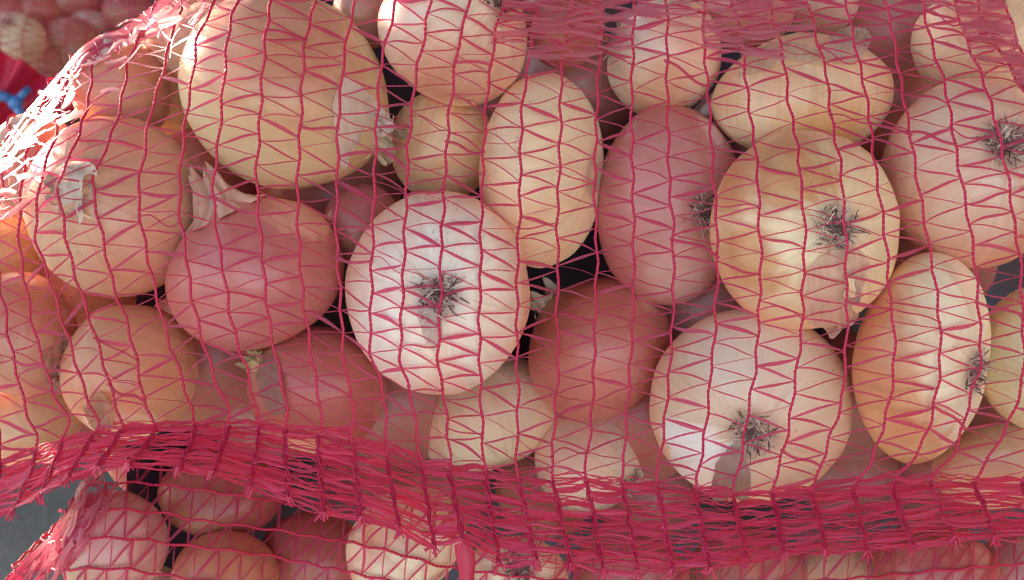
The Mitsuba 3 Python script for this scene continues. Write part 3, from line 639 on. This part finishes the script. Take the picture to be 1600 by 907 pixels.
for i in range(len(paths) - 1):
    rg = np.random.default_rng(40 + i)
    A, B = paths[i], paths[i + 1]
    A, B = (X[hem_t(X[:, 0], X[:, 1]) < 0.06] for X in (A, B))
    y0 = max(A[0, 1], B[0, 1])
    lean = 0.5 if i >= 16 or i < 2 else (0.20 if i < 7 else (0.45 if i == 7 or i == 8 else 0.86))
    # nodes down both cords at one pitch, by height
    P = 35.5 * rg.uniform(.94, 1.06); ph0 = rg.uniform(0, 6.28)
    def node(X, y): 
        return np.array([np.interp(y, X[:, 1], X[:, 0]), y])
    ya = y0 + rg.uniform(0, P); bag = Bag()
    yl = min(A[-1, 1], B[-1, 1])
    skew = B[0, 1] - A[0, 1] if i < 5 else 0
    y = ya
    slope = 0.0
    while y < yl:
        hz = 0.0
        if y < 95 and 15 <= i: hz = 1 - y / 95
        if i >= 27: hz = max(hz, (1 - y / 170) if y < 170 else 0)
        pitch = P * (1 - 0.45 * hz) * rg.uniform(.90, 1.10) * (1 + 0.12 * math.sin(y / 70 + ph0))
        lean_ = lean + 0.14 * math.sin(y / 110 + ph0 * 2)
        a, b, c = node(A, y), node(B, min(y + pitch * lean_, B[-1, 1])), node(A, min(y + pitch, A[-1, 1]))
        for (u, w_) in ((a, b), (b, c)):
            n = 15
            t = np.linspace(0, 1, n)
            bow = rg.normal(0, 2.0) - 1.0
            px = u[0] + (w_[0] - u[0]) * t; py = u[1] + (w_[1] - u[1]) * t + bow * np.sin(np.pi * t) + rg.normal(0, .7) * np.sin(2 * np.pi * t)
            wide = rg.choice([1.0, 1.6, 2.3, 3.3], p=[.30, .36, .24, .10]) * (1 + 0.5 * hz)
            tap = rg.uniform(-.4, .4)
            half = (0.75 + (wide - 0.75) * np.sin(np.pi * np.clip(t * (1 + tap * (1 - t)), 0, 1)) ** 0.8)
            if rg.uniform() < .18: half *= 0.55
            if rg.uniform() < .015: continue                              # a snapped tape
            ribbon(bag, px, py, half, net_points, 0.0005 + rg.uniform(0, .0004), fold=rg.uniform(-.0002, .0006))
        if rg.uniform() < .14:                                            # a slack filament lying loose in the cell
            u, w_ = node(A, y + pitch * rg.uniform(0, .6)), node(B, min(y + pitch * rg.uniform(.2, 1.2), B[-1, 1])); t = np.linspace(-.08, 1.05, 16)
            px = u[0] + (w_[0] - u[0]) * t; py = u[1] + (w_[1] - u[1]) * t + rg.normal(0, 5) * np.sin(np.pi * t) + rg.normal(0, 2.5) * np.sin(2 * np.pi * t)
            ribbon(bag, px, py, np.full(16, rg.choice([.7, 1.2, 2.4])), net_points, rg.uniform(.0008, .0022), fold=rg.uniform(-.0004, .0008))
        y += pitch
    put(sack + "__zigzag_tape", bag.shape("net_tape"))

# slack folds of the net bunched along the top of the sack
for i in range(15, len(paths) - 1):
    reach = {15: 60, 16: 95, 17: 100, 18: 75, 19: 25, 20: 40, 21: 80, 22: 85, 23: 55, 24: -20, 25: -20, 26: -20, 27: 20, 28: 110, 29: 150}.get(i, 60)
    rg = np.random.default_rng(4000 + i); A, B = paths[i], paths[i + 1]; bag = Bag()
    for q in range(max(int(reach * 0.36), 4)):
        y = -45 + (reach + 45) * rg.uniform(0, 1) ** 1.15
        ya, yb = y + rg.normal(0, 4), y + rg.normal(0, 9)
        a = np.array([np.interp(ya, A[:, 1], A[:, 0]), ya]); b = np.array([np.interp(yb, B[:, 1], B[:, 0]), yb])
        t = np.linspace(-.06, 1.06, 12)
        px = a[0] + (b[0] - a[0]) * t; py = a[1] + (b[1] - a[1]) * t + rg.normal(0, 3) * np.sin(np.pi * t)
        ribbon(bag, px, py, rg.choice([1.2, 2.2, 3.4, 5.0]) * (.6 + .4 * np.sin(np.pi * np.clip(t, 0, 1))), net_points, rg.uniform(.001, .007), fold=rg.uniform(-.0005, .0008))
    put(sack + "__slack_fold", bag.shape("slack_tape"), kind="stuff")

# the side of the sack seen edge-on: cords and tapes crowding together along the rim
def edge_bunch(line, mem, seed, key, width=26, count=44, inward=(0.8, 0.6)):
    rg = np.random.default_rng(seed); L = smooth_line(line, 6.0); inw = np.array(inward)
    bag = Bag(); n = len(L)
    for c in range(count):
        a = rg.integers(0, max(n - 14, 1)); m = int(rg.integers(10, 40)); q = L[a:a + m]
        if len(q) < 6: continue
        sft = width * rg.uniform(0.05, 1.0) ** 1.5 + 5 * np.sin(np.arange(len(q)) * .2 + rg.uniform(0, 6)) * .5
        px, py = q[:, 0] + inw[0] * (sft + 6), q[:, 1] + inw[1] * (sft + 6)
        ribbon(bag, px, py, np.full(len(q), rg.choice([1.0, 1.8, 2.8])), mem.on, 0.0006 + rg.uniform(0, .0015))
    # short tapes stepping across the edge
    for c in range(int(n * 0.9)):
        i = rg.integers(0, n - 2); t = np.linspace(0, 1, 10)
        u = L[i] + inw * 5; w_ = L[i] + inw * rg.uniform(18, 34) + rg.normal(0, 9, 2)
        px = u[0] + (w_[0] - u[0]) * t; py = u[1] + (w_[1] - u[1]) * t
        ribbon(bag, px, py, np.full(10, rg.choice([0.9, 1.5, 2.4])), mem.on, 0.0006 + rg.uniform(0, .001))
    put(key, bag.shape("net_tape"), kind="stuff")
edge_bunch(RIM[2:13], MEM, 71, sack + "__rim_tape")

# the hem: net gathered and doubled, many tapes side by side between the cords
def hem_point(layer):
    def fn(px, py, off):
        t = hem_t(px, py)
        return at(px, py, hem_depth(px, t) - off + layer)
    return fn
rg = np.random.default_rng(77)
for i in range(len(paths) - 1):
    A, B = paths[i], paths[i + 1]
    ta, tb = hem_t(A[:, 0], A[:, 1]), hem_t(B[:, 0], B[:, 1])
    bag = Bag()
    for layer in (-0.0005, 0.0028, 0.0062):
        hp = hem_point(layer)
        n_t = 19 if layer < 0 else 13
        for q in np.linspace(-0.02, 0.97, n_t) + rg.normal(0, .022, n_t):
            a = np.array([np.interp(q, ta, A[:, 0]), np.interp(q, ta, A[:, 1])]); dq = rg.normal(0, .045)
            b = np.array([np.interp(q + dq, tb, B[:, 0]), np.interp(q + dq, tb, B[:, 1])])
            ov = rg.uniform(-.05, .12)
            t = np.linspace(-ov, 1 + ov * .5, 12)
            px = a[0] + (b[0] - a[0]) * t; py = a[1] + (b[1] - a[1]) * t + rg.normal(0, 3.2) * np.sin(np.pi * t) + rg.normal(0, 1.6) * np.sin(2 * np.pi * t)
            half = rg.choice([0.8, 1.4, 2.6, 4.6], p=[.40, .32, .18, .10]) * (0.7 + 0.3 * np.sin(np.pi * np.clip(t, 0, 1)))
            ribbon(bag, px, py, half, hp, rg.uniform(-.0008, .0012), fold=rg.uniform(-.0006, .0009))
    put(sack + "__hem_tape", bag.shape("hem_tape"), kind="stuff")
for i, p in enumerate(paths):                        # thick bunched ribs and the frayed knots they end in
    rg = np.random.default_rng(600 + i)
    q = p[hem_t(p[:, 0], p[:, 1]) > 0.02]
    if len(q) < 4: continue
    bag = Bag()
    for s in range(4):
        o_ = rg.normal(0, 2.2, 2); ph = rg.uniform(0, 6)
        k = np.arange(len(q))
        px = q[:, 0] + o_[0] + 1.6 * np.sin(k * .45 + ph); py = q[:, 1] + 0 * px
        b3 = at(px, py, hem_depth(px, hem_t(px, py)) - 0.0008 - 0.0007 * np.cos(k * .45 + ph) - rg.uniform(0, .0008))
        v, f = tube(W(b3), 0.00026, 5); bag.add(v, f)
    end = q[-1]
    for s in range(9):
        a = rg.normal(math.pi / 2 + 0.35, .75); L = rg.uniform(4, 15)
        t = np.linspace(0, 1, 6)
        px = end[0] + rg.normal(0, 2) + math.cos(a) * L * t + rg.normal(0, 3) * t ** 2; py = end[1] - 6 + (math.sin(a) * L + 6) * t
        ribbon(bag, px, py, np.full(6, rg.uniform(.7, 2.0)), lambda x, y, o2: at(x, y, hem_depth(x, 1.0) - o2 + 0 * x), rg.uniform(.0003, .003))
    put(sack + "__hem_rib", bag.shape("net_cord"))

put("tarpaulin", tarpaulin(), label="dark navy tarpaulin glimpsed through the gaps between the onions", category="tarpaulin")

bag = Bag(); t = np.linspace(0, 1, 14)
ribbon(bag, 722 + 12 * t + 2 * np.sin(t * 5), 848 + 80 * t, 13 + 2 * np.sin(t * 6), lambda x, y, o2: at(x, y, D0 + 0.016 - o2 + 0 * x), 0.0, fold=0.002)
put(sack + "__loose_ribbon", bag.shape("old_net"), label="flat solid red ribbon hanging below the hem")

# ------------------------------------------------------------------ lower sack's net
sack2 = thing("net_sack", "lower red net sack with its cords running crosswise, mostly hidden beneath the hem", "sack")
LW = [[(152, 705), (250, 712), (400, 732), (550, 758), (700, 790), (850, 812), (1000, 822), (1150, 822), (1300, 814), (1450, 800), (1650, 780)],
      [(137, 755), (190, 755), (245, 757), (400, 779), (550, 805), (700, 838), (850, 858), (1000, 868), (1150, 868), (1300, 862), (1450, 848), (1650, 830)],
      [(103, 805), (153, 796), (218, 799), (275, 805), (300, 812), (396, 824), (441, 830), (514, 843), (545, 847), (625, 866), (675, 881), (720, 890), (850, 905), (1000, 913), (1150, 912), (1300, 906), (1450, 894), (1650, 876)],
      [(76, 850), (111, 841), (153, 841), (214, 843), (260, 849), (369, 862), (415, 868), (453, 875), (500, 885), (560, 897), (700, 928), (850, 948), (1000, 958), (1300, 950), (1650, 920)],
      [(38, 893), (92, 890), (141, 889), (191, 889), (237, 896), (300, 905), (450, 925), (560, 945), (700, 970), (1000, 1000), (1650, 965)],
      [(5, 935), (92, 934), (191, 934), (300, 950), (560, 990), (800, 1010)]]
lp = [smooth_line(w, 4.0) for w in LW]
for i, p in enumerate(lp):
    p3 = MEM2.on(p[:, 0], p[:, 1], 0.0007)
    p3 = rim_tail(p3, MEM2, away=(-0.8, 0.5))
    put(sack2 + "__cord", cord(p3, 200 + i, rad=0.00044).shape("net_cord"))
for i in range(len(lp) - 1):
    A, B = lp[i], lp[i + 1]; rg = np.random.default_rng(240 + i); bag = Bag()
    x = max(A[0, 0], B[0, 0]); x1 = min(A[-1, 0], B[-1, 0])
    while x < x1:
        pitch = 33 * rg.uniform(.9, 1.1)
        fy = lambda X, x_: np.array([x_, np.interp(x_, X[:, 0], X[:, 1])])
        a, b, c = fy(A, x), fy(B, x - 4), fy(A, min(x + pitch, x1))
        for (u, w_) in ((a, b), (b, c)):
            t = np.linspace(0, 1, 12)
            px = u[0] + (w_[0] - u[0]) * t + rg.normal(0, 1.5) * np.sin(np.pi * t); py = u[1] + (w_[1] - u[1]) * t
            half = rg.choice([1.0, 1.8, 2.6]) * (0.55 + 0.45 * np.sin(np.pi * t))
            ribbon(bag, px, py, half, MEM2.on, 0.0005)
        x += pitch
    put(sack2 + "__zigzag_tape", bag.shape("net_tape"))

edge_bunch(list(LOWRIM.exterior.coords)[1:7], MEM2, 72, sack2 + "__rim_tape", width=40, count=60)

# ------------------------------------------------------------------ onions into the scene
FLAKES = {
 "big": [("torn_skin", [(520, 165), (532, 128), (548, 122), (570, 140), (592, 163), (617, 197), (603, 212), (585, 216), (566, 226), (548, 240), (537, 268), (526, 228)], (.88, .86, .80), .003, .0045)],
 "left": [("torn_skin", [(84, 268), (104, 254), (142, 255), (152, 278), (140, 270), (128, 286), (130, 330), (124, 352), (116, 318), (100, 322), (92, 300)], (.82, .76, .66), .003, .0045)],
 "toped": [("torn_skin", [(1278, 84), (1300, 58), (1328, 40), (1360, 54), (1352, 84), (1338, 98), (1306, 94)], (.78, .68, .58), .003, .005),
           ("outer_skin", [(1152, 120), (1180, 78), (1230, 66), (1280, 78), (1290, 100), (1230, 96), (1190, 112)], (.80, .70, .52), .0006, .0012)],
 "white": [("torn_skin", [(652, 470), (680, 490), (692, 520), (680, 548), (666, 536), (656, 506)], (.74, .62, .56), .0004, .0005)],
 "golden": [("hanging_skin", [(1262, 420), (1300, 392), (1345, 392), (1362, 424), (1352, 430), (1347, 470), (1336, 506), (1318, 512), (1300, 530), (1288, 516), (1268, 508), (1256, 470)], (.84, .66, .54), .0008, .0014)],
 "lowright": [("torn_skin", [(1118, 722), (1140, 704), (1166, 712), (1170, 778), (1140, 782), (1112, 778)], (.56, .42, .36), .0007, .001)],
 "edgetan": [("torn_skin", [(72, 560), (100, 520), (122, 548), (108, 592), (88, 616), (70, 596)], (.64, .42, .32), .003, .006)],
 "deepred": [("torn_skin", [(398, 560), (430, 556), (440, 590), (446, 640), (424, 648), (404, 610)], (.55, .33, .27), .0008, .002)],
 "lowleft": [("torn_skin", [(130, 640), (156, 612), (176, 640), (172, 676), (146, 672)], (.64, .42, .27), .002, .005)],
 "rimtop": [("torn_skin", [(228, 60), (262, 22), (322, 4), (352, 24), (326, 50), (300, 72), (262, 68)], (.84, .78, .72), .003, .006)],
 "rimtan": [("torn_skin", [(116, 96), (146, 62), (196, 52), (212, 66), (170, 84), (142, 104)], (.80, .70, .62), .002, .004)],
 "rimleft": [("torn_skin", [(16, 220), (44, 196), (62, 218), (44, 262), (30, 320), (14, 290)], (.78, .68, .60), .003, .006)],
}
k = 0
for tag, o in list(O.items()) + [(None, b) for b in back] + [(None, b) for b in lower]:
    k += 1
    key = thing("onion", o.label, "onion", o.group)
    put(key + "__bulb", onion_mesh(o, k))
    if o.root:
        put(key + "__root_plate", root_plate(o, k))
        put(key + "__root_tuft", root_tuft(o, k, o.root), kind="stuff")
    if o.neck:
        if tag == "copper": put(key + "__neck", neck_stub(o, k, .012, .0075, (.60, .50, .36), .5))
        elif tag == "deepred": put(key + "__neck", neck_stub(o, k, .010, .006, (.62, .50, .26), .2, 3))
        elif tag == "left": put(key + "__neck", neck_stub(o, k, .006, .0075, (.58, .45, .32), .6, 5))
        elif tag == "pinkwide": put(key + "__neck", neck_stub(o, k, .020, .0125, (.66, .40, .30), -.3, 0))
        else: put(key + "__neck", neck_stub(o, k, .015, .008, (.56, .44, .31), .4))
    for j, (nm, poly, col, lift, curl) in enumerate(FLAKES.get(tag, ())):
        put(key + "__" + nm, paper(o, poly, col, lift, curl, k=k * 3 + j))

# ------------------------------------------------------------------ other sacks behind, top left
BD = 0.98
far = []
FARS = [(26, 68, 46, 48, 44, (.1, .55, .8), 0, CREAM, 40, "pale ribbed onion in the far heap at the left edge"),
        (112, 62, 46, 34, 36, (.3, .3, -.8), 30, (.50, .24, .14), 0, "orange brown onion in the far heap right of the pale ribbed one"),
        (70, 108, 40, 38, 36, (.3, .3, -.8), 20, (.58, .32, .20), 0, "peach onion in the far heap below the pale ribbed one"),
        (66, 150, 34, 40, 34, (.5, -.3, .7), 5, (.56, .33, .25), 30, "pinkish far onion beside the blue twine"),
        (12, 22, 40, 30, 34, (.3, .3, -.8), 40, (.48, .20, .12), 0, "dark orange onion in the far heap above the pale ribbed one"),
        (64, 16, 40, 26, 34, (.3, .3, -.8), 50, (.52, .22, .14), 0, "reddish far onion near the top edge"),
        (140, 38, 34, 22, 26, (.3, .3, -.8), 50, (.56, .40, .32), 0, "pale mauve far onion in the dark hollow beside the rim"),
        (128, 90, 36, 30, 32, (.3, .3, -.8), 25, (.56, .32, .16), 0, "golden brown far onion touching the bright rim"),
        (120, 4, 44, 26, 34, (.3, .3, -.8), 60, (.44, .16, .12), 0, "dull red far onion at the top edge"),
        (200, 20, 40, 34, 34, (.3, .3, -.8), 50, (.46, .18, .14), 0, "far onion half behind the front sack's top left rim"),
        (-40, 120, 44, 44, 40, (.3, .3, -.8), 30, (.5, .24, .16), 0, "far onion cut by the left edge"),]
for (cx, cy, r1, r2, h, ax, off, col, rt, lab) in FARS:
    o = new_onion(cx, cy, r1, r2, h, ax, off, col, None, root=rt, label=lab, d=BD + off / 1000 + 0.03, lod=.5)
    far.append(o); k += 1
    key = thing("onion", lab, "onion"); put(key + "__bulb", onion_mesh(o, k))
    if rt: put(key + "__root_plate", root_plate(o, k)); put(key + "__root_tuft", root_tuft(o, k, rt), kind="stuff")
sack3 = thing("net_sack", "blurred dark red net sack in the heap behind the rim", "sack")
X0, X1, Y0, Y1 = -0.62, -0.30, 0.10, 0.36
MEM3 = Membrane(far, (X0, Y0), (X1, Y1), step=0.004, start=BD + 0.06, fixed=lambda X, Y: (X < -9, X, X < -9), rounds=400)
for i, x in enumerate(np.arange(X0 + .01, X1 - .01, 0.018)):
    y = np.arange(Y0 + .005, Y1 - .005, 0.003); xx = x + 0.002 * np.sin(y * 30 + i)
    v, f = tube(W(np.stack([xx, y, MEM3.depth(xx, y) - .0008], -1)), 0.0006, 5)
    put(sack3 + "__cord", shape(v, f, "old_net", normals=vnormals(v, f)))
    bag = Bag(); rg = np.random.default_rng(i + 2000)
    yy = Y0 + .006
    while yy < Y1 - .012:
        t = np.linspace(0, 1, 8)
        for a, b in (((x, yy), (x + .018, yy + .004)), ((x + .018, yy + .004), (x, yy + .008))):
            cx_, cy_ = a[0] + (b[0] - a[0]) * t, a[1] + (b[1] - a[1]) * t
            dd = MEM3.depth(cx_, cy_) - .0006
            w_ = rg.uniform(.0002, .0005)
            v = W(np.stack([np.stack([cx_, cy_ - w_, dd], -1), np.stack([cx_, cy_ + w_, dd], -1)], 1).reshape(-1, 3))
            bag.add(v, grid_faces(8, 2))
        yy += .008
    put(sack3 + "__zigzag_tape", bag.shape("old_net", smooth=False))

# gathered mouth of another sack, tied with blue twine
def veil(key, mem, seed, count, region, along, spread=0.35):
    # loose overlapping net lying over the main sheet
    rg = np.random.default_rng(seed); bag = Bag(); done = 0
    L = smooth_line(region, 5.0)
    for _ in range(count):
        c = L[rg.integers(0, len(L))] + np.array(along[0]) * rg.uniform(2, along[1])
        a = along[2] + rg.normal(0, spread); n = rg.uniform(18, 52); t = np.linspace(-.5, .5, 14)
        px = c[0] + math.cos(a) * n * t + rg.normal(0, 3) * np.cos(np.pi * t); py = c[1] + math.sin(a) * n * t + rg.normal(0, 3) * np.cos(np.pi * t)
        ribbon(bag, px, py, np.full(14, rg.choice([.9, 1.7, 3.0, 4.4])), mem.on, rg.uniform(.0012, .005), fold=rg.uniform(-.0006, .001))
    put(key, bag.shape("slack_tape"), kind="stuff")
veil(sack + "__slack_fold", MEM, 81, 90, RIM[2:13], ((.8, .6), 85, -0.45))
veil(sack2 + "__slack_fold", MEM2, 82, 46, [(130, 748), (100, 800), (70, 850), (30, 900)], ((.95, .2), 60, 2.1), .22)

def gathered(px, py, d, length, r0, r1, aim, seed, pleats=11):
    rg = np.random.default_rng(seed)
    n, m = 26, 120
    t = np.linspace(0, 1, n)[:, None]; a = np.linspace(0, 2 * np.pi, m + 1)[None, :]
    prof = r1 + (r0 - r1) * (np.abs(t - 0.45) / 0.55) ** 1.4
    fold = 1 + (0.20 + .15 * np.abs(t - .45)) * np.sin(pleats * a + 2 * t) + 0.1 * np.sin(pleats * 2.3 * a + 1 + 3 * t)
    aim = np.array(aim, float); aim /= np.linalg.norm(aim)
    e = np.cross(aim, [0.2, .3, 1.0]); e /= np.linalg.norm(e); g = np.cross(aim, e)
    c = at(px, py, d)
    P = c + (t * length)[..., None] * aim + (prof * fold)[..., None] * (np.cos(a)[..., None] * e + np.sin(a)[..., None] * g)
    v = W(P.reshape(-1, 3)); f = grid_faces(n, m + 1)
    return v, f
sack4 = thing("net_sack", "tied magenta sack mouth behind the rim at the left edge", "sack")
v, f = gathered(-30, 230, 0.90, 0.085, 0.055, 0.026, (.45, .85, .1), 5)
put(sack4 + "__gathered_mouth", shape(v, f, "old_net", normals=vnormals(v, f)))
tw = thing("blue_twine", "bright blue twine knotted round the tied sack mouth", "twine")
for nm, pts, r in (("strand", [(-40, 140), (-10, 148), (10, 152), (24, 160)], .0045), ("strand", [(22, 160), (30, 172), (34, 182), (40, 196)], .004), ("strand", [(22, 161), (32, 152), (40, 144), (47, 138)], .0032), ("knot", [(18, 156), (24, 163), (28, 158), (22, 166)], .005)):
    q = smooth_line(pts, 2.0); d = 0.855 + 0.004 * np.sin(np.arange(len(q)) * .5)
    v, f = tube(W(at(q[:, 0], q[:, 1], d)), r, 10)
    put(tw + "__" + nm, shape(v, f, "blue_plastic", normals=vnormals(v, f)))
